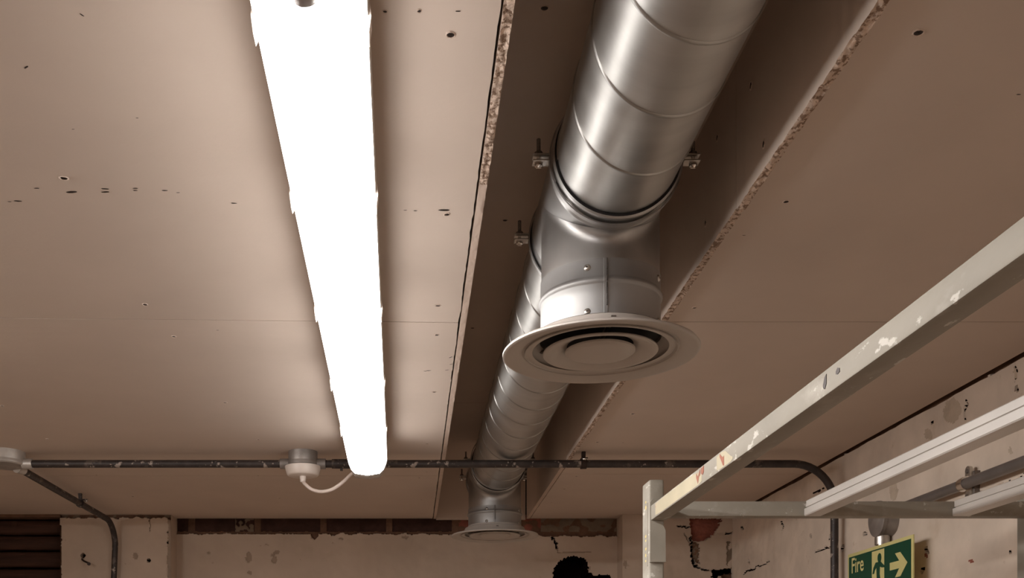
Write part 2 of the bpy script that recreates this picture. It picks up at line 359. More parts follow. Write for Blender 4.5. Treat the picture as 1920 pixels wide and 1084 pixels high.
# ------------------------------------------------------------------ walls
def inpoly(x, y, P):
    c = False; j = len(P)-1
    for i in range(len(P)):
        if (P[i][1] > y) != (P[j][1] > y) and x < (P[j][0]-P[i][0])*(y-P[i][1])/(P[j][1]-P[i][1])+P[i][0]: c = not c
        j = i
    return c
def segd(x, y, L):
    m = 1e9
    for (a, b), (c, d) in zip(L[:-1], L[1:]):
        dx, dy = c-a, d-b; t = max(0, min(1, ((x-a)*dx+(y-b)*dy)/(dx*dx+dy*dy))); m = min(m, math.hypot(x-a-t*dx, y-b-t*dy))
    return m
def gridwall(name, u0, u1, z0, z1, st, pos, fn, mats, ang=50):
    """pos(u,z,depth)->point; fn(u,z)->(depth, material index)"""
    nu = int(round((u1-u0)/st)); nz_ = int(round((z1-z0)/st)); mb = MB(); v = []; dep = []
    for j in range(nz_+1):
        for i in range(nu+1):
            u = u0+(u1-u0)*i/nu; z = z0+(z1-z0)*j/nz_; d, _ = fn(u, z); v.append(pos(u, z, d)); dep.append(d)
    fs, ms = [], []
    for j in range(nz_):
        for i in range(nu):
            u = u0+(u1-u0)*(i+.5)/nu; z = z0+(z1-z0)*(j+.5)/nz_
            q = (j*(nu+1)+i, j*(nu+1)+i+1, (j+1)*(nu+1)+i+1, (j+1)*(nu+1)+i); fs.append(q)
            dd = [dep[k] for k in q]; ms.append(5 if max(dd)-min(dd) > .05 else fn(u, z)[1])
    mb.add(v, fs); mb.m = ms
    return mb
M['paint_far'] = mat('dimmed_wall_paint', (.50, .40, .32), .85, noise_scale=5, noise_amt=.12, bump=.7, bump_scale=24, spec=.15,  # darker copy of the wall paint; the far wall's dimness is in the colour
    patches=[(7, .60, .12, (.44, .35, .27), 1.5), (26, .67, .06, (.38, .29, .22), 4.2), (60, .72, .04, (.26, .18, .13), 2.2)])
WM = [M['paint_far'], M['bare'], M['mortar'], M['brick'], M['redbrick'], M['crackblack'], M['worn_far']]
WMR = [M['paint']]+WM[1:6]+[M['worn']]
ZV = .44
# recess wall (between the two piers)
HOLE = [(1042, 1062), (1046, 1056), (1058, 1049), (1066, 1045), (1080, 1044), (1097, 1046), (1101, 1052), (1101, 1077), (1120, 1079), (1140, 1078), (1146, 1084), (1146, 1150), (1046, 1150), (1038, 1080), (1037, 1068)]
CR1 = [(1035, 1008), (1042, 1018), (1044, 1028)]; CR1b = [(1044, 1028), (1046, 1036), (1108, 1035)]
SPOTS = [(466, 1045, 6, 10), (519, 1035, 5, 4), (514, 1050, 5, 7), (512, 1040, 4, 4), (468, 1074, 4, 4), (392, 1037, 4, 2), (760, 1007, 7, 3), (640, 1010, 4, 1.6), (487, 1022, 2, 1.2), (500, 1022, 3, 1.4), (1040, 1075, 4, 3), (625, 1018, 2, 1), (1105, 1066, 3, 3), (588, 1008, 5, 2.5)]
def recess(u, z):
    px = VX+F*u/DR; py = VY-F*z/DR
    nx = px+N(px*.25, py*.25, 1)*3; ny = py+N(px*.25, py*.25, 5)*3
    base = N(u*6, z*6, 2)*.006+N(u*25, z*25, 7)*.002
    hx, hy = px+N(px*.07, py*.07, 1)*5+N(px*.3, py*.3, 2)*2.5, py+N(px*.07, py*.07, 5)*4+N(px*.3, py*.3, 6)*2.5
    if inpoly(hx, hy, HOLE): return .16, 5
    edge = 1001+N(px*.06, 3)*4+N(px*.3, 9)*2.0+(4 if px > 850 else 0)
    if abs(px-590) < 7 and py < 1014: edge = 1004+8*(1-abs(px-590)/7)
    if py < edge:
        if py < 996+N(px*.1, 4)*1.5:
            bx = (px-364) % 124.0
            if px < 860:
                if 0 < bx < 112: 
                    if 440 < px < 475 and N(px*.12, py*.12, 3) > -.05: return .012, 1
                    return .018+base, 3
            elif px < 1015: return .016+base, (4 if N(px*.05, py*.08, 6) > .02 else 2)
            elif N(px*.05, py*.07, 8) > -.1: return .012+base, 1
        return .014+base+N(px*.5, py*.5)*.003, 2
    d1 = segd(nx, ny, CR1)
    if d1 < 1.8: return .012, 5
    if segd(nx, py, CR1b) < .7: return .004+base, 6
    for sx, sy, a, b in SPOTS:
        if ((nx-sx)/a)**2+((ny-sy)/b)**2 < 1: return base+.003, 6
    return base, 0
xl, xr = (320-VX)/F*DP, (1167-VX)/F*DP
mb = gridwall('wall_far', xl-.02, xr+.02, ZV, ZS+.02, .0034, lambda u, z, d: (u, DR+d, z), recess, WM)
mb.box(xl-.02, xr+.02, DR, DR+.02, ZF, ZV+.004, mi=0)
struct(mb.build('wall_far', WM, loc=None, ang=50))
struct(MB().box(XWL, XW+.1, DR+.22, DR+.3, ZF, 1.05).build('wall_backing', M['crackblack'], loc=None))
# left pier
xpl = (112-VX)/F*DP
def pierL(u, z):
    px = VX+F*u/DP; py = VY-F*z/DP; base = N(u*7, z*7, 12)*.005+N(u*30, z*30, 17)*.0016
    top = 970+N(px*.08, 2)*4+abs(N(px*.3, 7))*4
    if py < top: return .014+base, 2 if N(px*.06, py*.1, 4) > -.15 else 1
    e = px-314-N(py*.05, 3)*4-N(py*.4, 3)*1.2
    if e > 0: return .004+e*.0006, 6
    if px-114 < N(py*.2, 8)*2.5 and py > 985: return .012, 2
    if segd(px+N(py*.3)*2, py, [(279, 975), (282, 985), (280, 996)]) < .8: return .005, 1
    if segd(px+N(py*.3)*2, py, [(316, 998), (318, 1012), (315, 1018)]) < 2.2: return .02, 5
    if math.hypot(px-279, py-1051) < 3.2 or math.hypot(px-156, py-1042) < 4: return .03, 5
    if math.hypot((px-254), (py-1043)/1.2) < 5+N(px, py): return base+.002, 6
    return base, 0
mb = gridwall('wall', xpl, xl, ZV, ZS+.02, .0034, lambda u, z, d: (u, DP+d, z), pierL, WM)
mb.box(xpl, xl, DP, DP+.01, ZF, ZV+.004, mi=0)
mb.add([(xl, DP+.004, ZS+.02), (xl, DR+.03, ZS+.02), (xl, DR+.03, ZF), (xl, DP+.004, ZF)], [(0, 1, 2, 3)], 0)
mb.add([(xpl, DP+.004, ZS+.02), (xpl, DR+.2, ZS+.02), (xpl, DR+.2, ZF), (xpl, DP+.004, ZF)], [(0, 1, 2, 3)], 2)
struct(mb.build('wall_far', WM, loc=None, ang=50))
# right pier up to the corner
BR = [(1293, 972), (1352, 972), (1346, 990), (1340, 1002), (1325, 1010), (1312, 1015), (1300, 1012), (1296, 990)]
PATCHB = [(1296, 1012), (1300, 1050), (1312, 1066), (1340, 1068), (1380, 1068), (1382, 1030), (1376, 1002), (1340, 1000), (1325, 1012)]
HOL2 = [(1338, 1069), (1381, 1067), (1381, 1073), (1352, 1076), (1342, 1086), (1335, 1080)]
HOL3 = [(1355, 1075), (1380, 1075), (1380, 1120), (1345, 1120)]
CRS = [[(1296, 1008), (1298, 1040), (1302, 1060), (1318, 1068)], [(1271, 987), (1284, 989), (1292, 988)], [(1360, 1001), (1370, 1000), (1376, 998)], [(1318, 1068), (1335, 1070), (1342, 1078)], [(1284, 1000), (1294, 1022)]]
def pierR(u, z):
    px = VX+F*u/DP; py = VY-F*z/DP; nx = px+N(px*.2, py*.2, 21)*3; ny = py+N(px*.2, py*.2, 25)*3
    base = N(u*7, z*7, 32)*.005+N(u*30, z*30, 37)*.0016
    if inpoly(nx, ny, HOL2): return .09, 5
    if inpoly(nx, ny, HOL3): return .03+base, 2
    if inpoly(nx, ny, BR): return .02+base+N(px*.3, py*.3)*.004, 4
    if segd(nx, ny, CRS[0]) < 1.9+N(px*.3, py*.3, 2)*2: return .03, 5
    for c in CRS[1:4]:
        if segd(nx, ny, c) < 1.1: return .015, 5
    if segd(nx, ny, CRS[4]) < .7: return .006, 6
    if inpoly(nx, ny, [(1300, 1015), (1312, 1020), (1312, 1058), (1300, 1045)]): return .02+base, 2 if N(px*.2, py*.2, 3) > 0 else 1
    if nx > 1364 and 1015 < ny < 1066 and N(px*.1, py*.06, 44) > -.1: return .014+base, 1
    if inpoly(nx, ny, PATCHB): return .010+base, 0
    if math.hypot((nx-1173), (ny-1058)/2.4) < 3.5: return .003, 6
    return base, 0
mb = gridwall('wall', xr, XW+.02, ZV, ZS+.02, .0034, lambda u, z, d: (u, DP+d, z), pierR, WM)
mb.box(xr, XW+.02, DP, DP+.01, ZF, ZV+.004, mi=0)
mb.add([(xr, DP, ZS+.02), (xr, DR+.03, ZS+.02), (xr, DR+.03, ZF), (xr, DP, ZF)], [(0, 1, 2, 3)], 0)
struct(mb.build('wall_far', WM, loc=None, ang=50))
# beam of wall above the dark opening on the left, and the wall past it
struct(MB().box(XWL, xpl-.55, DP, DP+.02, ZF, ZS+.02).box(xpl-.55, xpl+.002, DP-.005, DP+.1, ZS-.012, ZS+.02, mi=1).build('wall_far', [M['paint'], M['mortar']], loc=None))
# right wall, painted brickwork with filled cracks
WC = [[(1393, 1077), (1412, 1066), (1428, 1060), (1443, 1053)], [(1527, 1036), (1546, 1028), (1557, 1025)], [(1812, 751), (1813, 760), (1810, 770), (1812, 786)], [(1825, 928), (1860, 917), (1890, 906), (1925, 889)],
      [(1902, 684), (1905, 700), (1901, 716)], [(1675, 982), (1684, 979)], [(1467, 978), (1468, 992)], [(1524, 925), (1545, 914)]]
WH = [(1393, 990, 2.5, 3.5), (1402, 1054, 1.5, 4), (1555, 1007, 2.5, 5), (1582, 1028, 2.5, 4.5), (1738, 1033, 3.5, 5), (1731, 1068, 4.5, 5), (1620, 1002, 4, 2.5), (1748, 791, 1.8, 1.8), (1907, 729, 3, 3), (1521, 1006, 1.5, 4), (1894, 1035, 2, 2)]
WG = [(1785, 770, 20, 26), (1902, 700, 4, 16), (1676, 920, 9, 22), (1895, 845, 3, 8), (1740, 815, 8, 10), (1908, 800, 4, 10)]
def rightw(u, z):
    if u < .5: return 0, 0
    px = VX+F*XW/u; py = VY-F*z/u; nx = px+N(px*.12, py*.12, 51)*4; ny = py+N(px*.12, py*.12, 55)*4
    base = N(u*5, z*5, 62)*.006+N(u*22, z*22, 67)*.0022+N(u*60, z*60, 5)*.0006
    for c in WC:
        if segd(nx, ny, c) < (1.2 if c is not WC[3] else .8): return .006, 5
    for sx, sy, a, b in WH:
        if ((nx-sx)/a)**2+((ny-sy)/b)**2 < 1: return .02, 5
    if math.hypot((nx-1737)/4, (ny-1043)/5) < 1 or math.hypot((nx-1820)/7, (ny-1052)/5) < .8: return base, 4
    for sx, sy, a, b in WG:
        if ((nx-sx)/a)**2+((ny-sy)/b)**2 < .8: return base+.001, 6
    top = ZS-.004+N(u*9, 3)*.003+N(u*40, 6)*.002
    if z > top: return .012, 2
    return base, 0
mb = gridwall('wall', 1.5, DP+.02, ZV-.2, ZS+.02, .0045, lambda u, z, d: (XW+d, u, z), rightw, WM)
mb.box(XW, XW+.02, YB, 1.502, ZF, ZS+.25, mi=0); mb.box(XW, XW+.02, 1.50, DP+.05, ZF, ZV-.196, mi=0)
mb.box(XW+.02, XW+.05, YB, DR+.1, ZS+.0, 1.05, mi=2)
struct(mb.build('wall_right', WMR, loc=None, ang=50))
# rest of the room
struct(MB().box(XWL-.05, XWL, YB, DR+.1, ZF, 1.05).build('wall_left', M['roomwall'], loc=None))
struct(MB().box(XWL-.05, XW+.05, YB-.05, YB, ZF, 1.05).build('wall_back', M['roomwall'], loc=None))
struct(MB().box(XWL-.05, XW+.05, YB-.05, DR+.3, ZF-.05, ZF).build('floor', M['floor'], loc=None))

# timbers in the dark opening at far left
zz = lambda py: (VY-py)/F*(DP+.05)
rows = [(976, 1002, 'reddish brown old timber, uppermost in the dark opening at far left', .03),
        (1004, 1030, 'dark split timber, second from the top in the dark opening', .05),
        (1033, 1062, 'nearly black timber, third from the top in the dark opening', .06),
        (1065, 1100, 'charred dark timber, lowest seen in the dark opening', .07)]
for k, (a, b, lab, dy) in enumerate(rows):
    m_ = MB(); n = 50; x0, x1 = xpl-.55, xpl+.012; vs_, fs = [], []
    sec = 14
    for i in range(n+1):
        x = x0+(x1-x0)*i/n
        for q in range(sec):
            a_ = 2*pi*q/sec; ca, sa = cos(a_), sin(a_)
            hy = .055*(abs(ca)**.35)*(1 if ca > 0 else -1); hz = (zz(a)-zz(b))/2*(abs(sa)**.35)*(1 if sa > 0 else -1)
            vs_.append((x, DP+dy+.06-hy+N(x*9, q*2, k)*.006, (zz(a)+zz(b))/2+hz+N(x*12, q*3, k+9)*.003))
    for i in range(n):
        for q in range(sec): fs.append((i*sec+q, i*sec+(q+1) % sec, (i+1)*sec+(q+1) % sec, (i+1)*sec+q))
    fs += [tuple(range(sec)), tuple(n*sec+q for q in range(sec))]
    m_.add(vs_, fs)
    c = ((x0+x1)/2, DP+.05, zz(b)); m_.v = [(v[0]-c[0], v[1]-c[1], v[2]-c[2]) for v in m_.v]
    tag(m_.build('timber_plank', M['timber'], loc=c, ang=60), lab, 'plank', 'old timbers in the dark opening')
# bent screw hook on the left pier
p0 = ony(151, 1047, DP); p1 = ony(157, 1052, DP-.03); p2 = ony(168, 1057, DP-.045)
c = p0
m_ = MB().tube([(p[0]-c[0], p[1]-c[1]+(.012 if i == 0 else 0), p[2]-c[2]) for i, p in enumerate([p0, p1, p2])], .0042, 10)
m_.cyl((p2[0]-c[0]-.003, p2[1]-c[1]-.004, p2[2]-c[2]-.001), .007, .006, ax=1, n=14)
tag(m_.build('bent_screw', M['screwdark'], loc=c), 'bent dark screw sticking out of the painted pier at left', 'screw')

# ------------------------------------------------------------------ spiral duct
MB.K = .95
DX, DZ, DRR = .340, .880, .100
def spiral_duct(y0, y1, phase, label):
    t = empty('spiral_duct', (DX, y0, DZ))
    m_ = MB(); n = 96; L = y1-y0; pr = [(DRR-.002, 0), (DRR, 0)]
    k = max(2, int(L/.05))
    pr = [(DRR, L*i/k) for i in range(k+1)]
    m_.lathe(pr, (0, 0, 0), 1, n); m_.lathe([(DRR-.003, L*i/k) for i in range(k+1)], (0, 0, 0), 1, 48)
    m_.lathe([(DRR, 0), (DRR-.003, 0)], (0, 0, 0), 1, n); m_.lathe([(DRR, L), (DRR-.003, L)], (0, 0, 0), 1, n)
    m_.build('duct_tube', M['galv'], t)
    # helical lock seam, raised and stepped
    pitch = .159; m_ = MB(); vs_, fs = [], []; st = 72
    turns = L/pitch; tot = int(turns*st)
    sec = [(-.0045, 0.0), (-.0030, .0016), (.0006, .0020), (.0022, .0006), (.0034, -.0002)]
    for i in range(tot+1):
        a = 2*pi*(i/st+phase); y = i/st*pitch
        for dy, dr in sec:
            yy = min(max(y+dy, 0), L); r = DRR+dr
            vs_.append((cos(a)*r, yy, sin(a)*r))
    q = len(sec)
    for i in range(tot):
        for j in range(q-1): fs.append((i*q+j, i*q+j+1, (i+1)*q+j+1, (i+1)*q+j))
    m_.add(vs_, fs); m_.build('lock_seam', M['seam'], t, ang=60)
    return tag(t, label, 'duct', 'lengths of galvanised spiral duct in the ceiling channel')
# angle of underside is -90deg: seam passes it at y = y0 + (j - phase - .25)*pitch
def ph(y0, yhit): return (-.25 - (yhit-y0)/.159) % 1.0
spiral_duct(-.6, 1.690, ph(-.6, 1.4057), 'nearest length of round galvanised spiral duct above the big diffuser')
spiral_duct(2.024, 3.988, ph(2.024, 3.024), 'middle length of galvanised spiral duct running from big diffuser to far one')

TR = .1045
def tee(yc, zlow, label, last=False):
    """tee piece: body round the duct, pressed saddle and a spigot pointing down"""
    t = empty('duct_tee', (DX, yc, DZ)); h = .165
    m_ = MB()
    y0, y1 = -h, h
    pr = [(DRR-.004, y0+.001), (TR-.0005, y0), (TR+.0025, y0+.002), (TR+.0025, y0+.006), (TR, y0+.009), (TR, y0+.040), (TR+.0018, y0+.044), (TR+.0018, y0+.047), (TR, y0+.051),
          (TR, 0), (TR, y1-.051), (TR+.0018, y1-.047), (TR+.0018, y1-.044), (TR, y1-.040), (TR, y1-.009), (TR+.0025, y1-.006), (TR+.0025, y1-.002), (TR-.0005, y1), (DRR-.004, y1-.001)]
    m_.lathe(pr, (0, 0, 0), 1, 112)
    m_.build('tee_body', M['galv2'], t)
    # black ring painting the shade in the gap where the duct slides in
    for s_ in ((-1,) if last else (-1, 1)):
        MB().lathe([(DRR+.0002, s_*(h+.0005)), (TR-.0005, s_*(h+.0008)), (TR-.0005, s_*(h-.004))], (0, 0, 0), 1, 96).build('gap_ring', M['gapblack'], t)
    # branch with saddle fillet
    rs = .1040; m_ = MB(); n = 120; ring = []
    zb = zlow-DZ
    def surf(x, y): return -sqrt(max(TR*TR-x*x, 1e-7))
    steps = 9; rows_ = []
    for k in range(steps+1):
        u = k/steps; row = []
        for i in range(n):
            a = 2*pi*i/n; ca, sa = cos(a), sin(a)
            fl = .017*abs(sa)**1.2
            xt, yt = rs*ca*.998, (rs+fl)*sa if True else 0
            top = Vector((xt, (rs)*sa+fl*(1 if sa > 0 else -1), surf(xt, 0)-.0006))
            ctl = Vector((rs*ca, rs*sa, surf(xt, 0)-.0008-.002))
            bot = Vector((rs*ca, rs*sa, surf(xt, 0)-.004-.020*abs(sa)**1.2))
            row.append(top*(1-u)**2+ctl*2*u*(1-u)+bot*u*u)
        rows_.append(row)
    rows_.append([Vector((rs*cos(2*pi*i/n), rs*sin(2*pi*i/n), min(rows_[-1][i].z-.001, -.128))) for i in range(n)])
    rows_.append([Vector((rs*cos(2*pi*i/n), rs*sin(2*pi*i/n), -.150)) for i in range(n)])
    v = [p for r in rows_ for p in r]
    m_.add(v, [(k*n+i, k*n+(i+1) % n, (k+1)*n+(i+1) % n, (k+1)*n+i) for k in range(len(rows_)-1) for i in range(n)])
    m_.build('branch_saddle', M['galv2'], t, ang=50)
    # pressed weld line and pop rivet on the saddle's near shoulder
    m_ = MB()
    pts = [(cos(a)*(TR+.0008), -.147+.010*abs(cos(a*2)), sin(a)*(TR+.0008)) for a in [radians(200+i*2.5) for i in range(57)]]
    m_.tube(pts, .0016, 8, rf=lambda i: .0013+.0009*abs(N(i*.7, 3)))
    m_.build('weld_line', M['seam'], t)
    # lower collar with swaged bead and lapped vertical seam
    m_ = MB(); rc = .1055; zt, zl = -.146, zb+.018
    mid = (zt+zl)/2+.010
    pr = [(rs-.001, zt+.0005), (rc, zt), (rc, mid+.009), (rc+.0015, mid+.006), (rc+.0035, mid+.002), (rc+.0035, mid-.001), (rc+.0012, mid-.004), (rc, mid-.006), (rc, zl), (rc-.004, zl)]
    m_.lathe(pr, (0, 0, 0), 2, 128); co = m_.build('collar', M['galv3'], t)
    for zc in (zt-.014, zl+.006):
        for aa in (-112, -30, 70, 160):
            a = radians(aa); q = MB(); 
            q.lathe([(.00001, .0032), (.0022, .0030), (.0046, .0020), (.0058, .0004), (.0058, 0)], (0, 0, 0), 0, 20)
            q.lathe([(.00001, .0034), (.0014, .0034), (.0016, .0030)], (0, 0, 0), 0, 12, mi=1)
            o = q.build('pop_rivet', [M['zinc'], M['screwdark']], co, loc=(cos(a)*rc, sin(a)*rc, zc), rotz=a)
    a0 = radians(-97); m_ = MB(); fs = []; v = []
    for k, (z, ex) in enumerate([(zt-.0004, 0), (mid+.009, 0), (mid+.006, .0015), (mid+.002, .0035), (mid-.001, .0035), (mid-.004, .0012), (mid-.006, 0), (zl+.0004, 0)]):
        for da, dr in ((0, .0002), (.004, .0018), (.058, .0016), (.062, .0002)):
            r = rc+dr+ex; v.append((cos(a0+da)*r, sin(a0+da)*r, z))
    m_.add(v, [(k*4+j, k*4+j+1, k*4+5+j, k*4+4+j) for k in range(7) for j in range(3)])
    ls = m_.build('lap_seam', M['galv3'], co)
    m_ = MB(); k = 9
    for i in range(k-1):
        z = zt-.006+(zl-zt+.014)*i/(k-1); a = a0+.050; r = rc+.0022+(.0035 if abs(z-mid) < .006 else 0)
        m_.box(cos(a)*r-.0012, cos(a)*r+.0012, sin(a)*r-.0012, sin(a)*r+.0016, z-.0045, z+.0045)
    m_.build('spot_weld', M['darkseam'], co)
    tag(t, label, 'duct fitting', 'galvanised tee pieces carrying the ceiling diffusers'); return t
Y1, Y2 = 1.857, 4.155
ZR1, ZR2 = .6065, .628
tee(Y1, ZR1+.015, 'large near galvanised tee with riveted collar above the big diffuser')
tee(Y2, ZR2+.020, 'small far galvanised tee with riveted collar near the far wall', last=True)

# hanger clamps round the tees
def clamp(y, label):
    t = empty('pipe_clamp', (DX, y, DZ)); rr = TR+.0068
    m_ = MB()
    m_.lathe([(rr-.0035, -.005), (rr-.0012, -.005), (rr-.0012, .005), (rr-.0035, .005)], (0, 0, 0), 1, 96, closed=True)
    m_.build('clamp_band', M['galv2'], t)
    for s_ in (-1, 1):
        m_ = MB(); x0 = s_*(rr-.001); x1 = s_*(rr+.026)
        m_.box(min(x0, x1), max(x0, x1), -.010, .010, .0035, .0060, bev=.0006); m_.box(min(x0, x1), max(x0, x1), -.010, .010, -.0062, -.0037, bev=.0006)
        lug = m_.build('clamp_lug', M['zinc'], t)
        m_ = MB(); xs = s_*(rr+.016)
        m_.lathe([(.00001, -.0135), (.003, -.0132), (.0062, -.0110), (.0066, -.0085), (.0066, -.0062)], (xs, 0, 0), 2, 18)
        m_.cyl((xs, 0, -.006), .003, .014, n=12)
        m_.box(xs-.004, xs+.004, -.0009, .0009, -.0142, -.0125)
        m_.build('clamp_screw', M['chrome'], lug)
    # threaded rod rising from each lug
    for xs, top in ((-(rr+.016), .030), ((rr+.016), .026)):
        m_ = MB().tube([(xs, 0, .004+top*i/24) for i in range(25)], .0034, 10, rf=lambda i: .0030+.0006*(i % 2))
        m_.cyl((xs, 0, .006), .0068, .006, n=6)
        m_.build('threaded_rod', M['darkzinc'], t)
    tag(t, label, 'pipe clamp', 'split clamps holding the duct')
clamp(1.715, 'steel split clamp in front of the near tee, lugs above the big diffuser')
clamp(2.012, 'steel split clamp behind the near tee, its lug left of the stack')
clamp(3.935, 'dark steel clamp just in front of the far tee')
clamp(4.240, 'dark steel clamp at the end of the far tee by the wall')

# ------------------------------------------------------------------ diffusers
def diffuser(yc, zr, label, neck):
    t = empty('ceiling_diffuser', (DX, yc, zr)); R = .1735
    m_ = MB()
    m_.lathe([(.1065, neck), (.1072, neck-.002), (.1072, neck-.010), (.132, .009), (.134, .0065), (.134, .0045)], (0, 0, 0), 2, 128)
    m_.build('neck_cone', M['white'], t)
    m_ = MB()  # outer flange: flat top, rolled lip, dished underside, throat
    pr = [(.120, .0085), (.150, .0080), (R-.006, .0075), (R-.002, .0066), (R, .0042), (R-.0004, .0016), (R-.003, .0002), (R-.007, .0002),
          (.160, .0020), (.148, .0044), (.138, .0085), (.129, .0150), (.122, .0240), (.118, .0330), (.115, .0330)]
    m_.lathe(pr, (0, 0, 0), 2, 160); m_.build('outer_flange', M['white'], t)
    def ring(ro, ri, z, name):
        q = MB()
        pr = [(ro, z+.0035), (ro+.0005, z+.0015), (ro-.001, z), (ro-.005, z-.0004), (ro-.010, z+.0012), (ri+.012, z+.0085), (ri+.003, z+.0125), (ri, z+.0145), (ri-.002, z+.0150), (ri+.001, z+.0155), (ri+.010, z+.0120), (ro-.008, z+.0048)]
        q.lathe(pr, (0, 0, 0), 2, 128, closed=True); q.build(name, M['white'], t)
    ring(.1010, .0605, .0025, 'middle_ring')
    q = MB(); pr = [(.00001, .0005), (.030, .0006), (.048, .0010), (.0575, .0022), (.0615, .0050), (.0620, .0080), (.058, .0100), (.00001, .0105)]
    q.lathe(pr, (0, 0, 0), 2, 96); q.build('centre_disc', M['white'], t)
    q = MB()
    for k in range(3):
        a = radians(30+k*120); ca, sa = cos(a), sin(a); w_ = .004
        pts = [(-sa*w_, ca*w_), (sa*w_, -ca*w_), (ca*.126+sa*w_, sa*.126-ca*w_), (ca*.126-sa*w_, sa*.126+ca*w_)]
        q.prism([(p[0], p[1]) for p in pts], 2, .022, .026)
    q.cyl((0, 0, .0095), .005, .017, n=16); q.build('spider_bracket', M['darkzinc'], t)
    q = MB(); q.lathe([(.00001, .0335), (.118, .0335)], (0, 0, 0), 2, 64); q.build('throat', M['gapblack'], t)  # black disc, the dark inside of the duct painted as a sheet
    tag(t, label, 'air diffuser', 'round white ceiling diffusers')
diffuser(Y1, ZR1-.003, 'large near round white air diffuser with concentric rings below the duct', .038)
diffuser(Y2, ZR2-.003, 'small far round white air diffuser seen edge-on near the far wall', .042)

MB.K = 1.0
# ------------------------------------------------------------------ fluorescent batten
def batten(loc, rz, y0, y1, label, g, glow='glow'):
    t = empty('fluorescent_batten', loc, rz); hw = .0585
    m_ = MB().box(-.047, .047, y0+.03, y1-.03, -.030, 0, bev=.003).box(-hw-.0012, hw+.0012, y0, y1, -.061, -.028, bev=.003); m_.build('steel_tray', M['white'], t)
    sec = [(-hw, -.056), (-hw, -.066), (-hw+.003, -.078), (-hw+.010, -.095), (-hw+.022, -.107), (0, -.112), (hw-.022, -.107), (hw-.010, -.095), (hw-.003, -.078), (hw, -.066), (hw, -.056)]
    n = len(sec); v = [(x, y0, z) for x, z in sec]+[(x, y1, z) for x, z in sec]
    m_ = MB().add(v, [(i, i+1, n+i+1, n+i) for i in range(n-1)])
    m_.build('lit_diffuser', M[glow], t)
    MB().prism([(x*.99, z+.001) for x, z in sec], 1, y0+.004, y0+.006).build('end_plate', M['white'], t); MB().prism([(x*.99, z+.001) for x, z in sec], 1, y1-.006, y1-.004).build('end_plate', M['white'], t)
    for s_, yy in ((-1, y0), (1, y1)):
        q = MB(); vs_, fs = [], []; K = 8
        for k in range(K+1):
            u = k/K; sc = max(0, 1-(u*.985)**4)**.4; y = yy+s_*u*(.095 if s_ > 0 else .06)
            for x, z in sec: vs_.append((x*(.60+.40*sc)*.97, y, -.036+(z+.036)*(.30+.70*sc)*1.05))
        for k in range(K):
            for i in range(n-1): fs.append((k*n+i, k*n+i+1, (k+1)*n+i+1, (k+1)*n+i))
            fs.append((k*n+n-1, k*n, (k+1)*n, (k+1)*n+n-1))
        fs.append(tuple(K*n+i for i in range(n)))
        q.add(vs_, fs); q.build('end_cap', M['acrylic'], t)
        q = MB().cyl((.002 if s_ < 0 else 0, yy-.022 if s_ < 0 else yy+.001, -.099 if s_ < 0 else -.085), .0170, .041 if s_ < 0 else .026, ax=1, n=24, bev=.003)
        q.build('lampholder', M['lampgrey'], t)
    yk = 1.035
    for yk in (1.09, 1.475, 1.91, 2.35, 2.765):
        if not (y0 < yk < y1): continue
        for s_ in (-1, 1):
            q = MB(); o = s_*hw
            q.prism([(o-s_*.001, -.044), (o+s_*.0026, -.046), (o+s_*.0040, -.060), (o+s_*.0016, -.078), (o-s_*.002, -.070)], 1, yk-.012, yk+.012)
            q.build('toggle_clip', M['plastic'], t)
    tag(t, label, 'light fitting', g)
batten((-.0895, 0, ZS-.002), .0118, .965, 3.105, 'long lit fluorescent batten with white diffuser fixed to the ceiling boards', None)
batten((-1.95, 0, ZS-.002), 0, .1, 2.0, 'unseen lit batten added in the left bay to brighten ceiling and wall', None, 'glow_added')  # added lamp out of view, lifts the left ceiling and right wall
batten((-.06, 0, ZS-.002), 0, -2.1, -1.1, 'unseen lit batten added behind the viewer as fill light', None)  # extra lamp out of view, added to raise the overall brightness

# ------------------------------------------------------------------ conduits and boxes
def spline(P, k=8):
    P = [Vector(p) for p in P]; P = [P[0]*2-P[1]]+P+[P[-1]*2-P[-2]]; out = []
    for i in range(1, len(P)-2):
        a, b, c, d = P[i-1:i+3]
        for q in range(k):
            t = q/k; out.append(.5*((2*b)+(c-a)*t+(2*a-5*b+4*c-d)*t*t+(3*b-3*c+d-a)*t**3))
    out.append(P[-2]); return out
YC, ZC = 3.297, .727; XV = 1.347
zb_ = ZF+.1
def path_rel(P, c): return [(p[0]-c[0], p[1]-c[1], p[2]-c[2]) for p in P]
r_ = .0122
# left run: box to ceiling rose
def run(P, label, name='steel_conduit', m='conduit', r=r_, n=18):
    c = tuple(P[0]); return tag(MB().tube(path_rel(P, c), r, n).build(name, M[m], loc=c), label, 'conduit')
run([(-1.215+(.83)*i/30, YC, ZC) for i in range(31)], 'worn dark conduit along the ceiling between pale box and white rose')
B = []
for i in range(13):
    a = pi/2*i/12; R_ = .13; B.append((XV-R_+R_*sin(a), YC, ZC-R_+R_*cos(a)))
Pr = [(-.28+(XV-.13+.28)*i/60, YC, ZC) for i in range(60)]+B+[(XV, YC, ZC-.13-i*.1) for i in range(1, 22)]
run(Pr, 'worn black conduit crossing under the duct, bending down the right wall')
# branch on the left, running to the pier and down it
XB = -1.262; yb = DP-.034
P_ = [(XB, 3.37+(yb-.09-3.37)*i/12, ZC) for i in range(13)]
for i in range(1, 10):
    a = pi/2*i/9; P_.append((XB+.012*i/9, yb-.09+.09*sin(a), ZC-.09+.09*cos(a)))
P_ += [(XB+.012-.004*i, yb, ZC-.09-i*.1) for i in range(1, 22)]
run(P_, 'dark conduit running from the pale round box to the pier and down it')
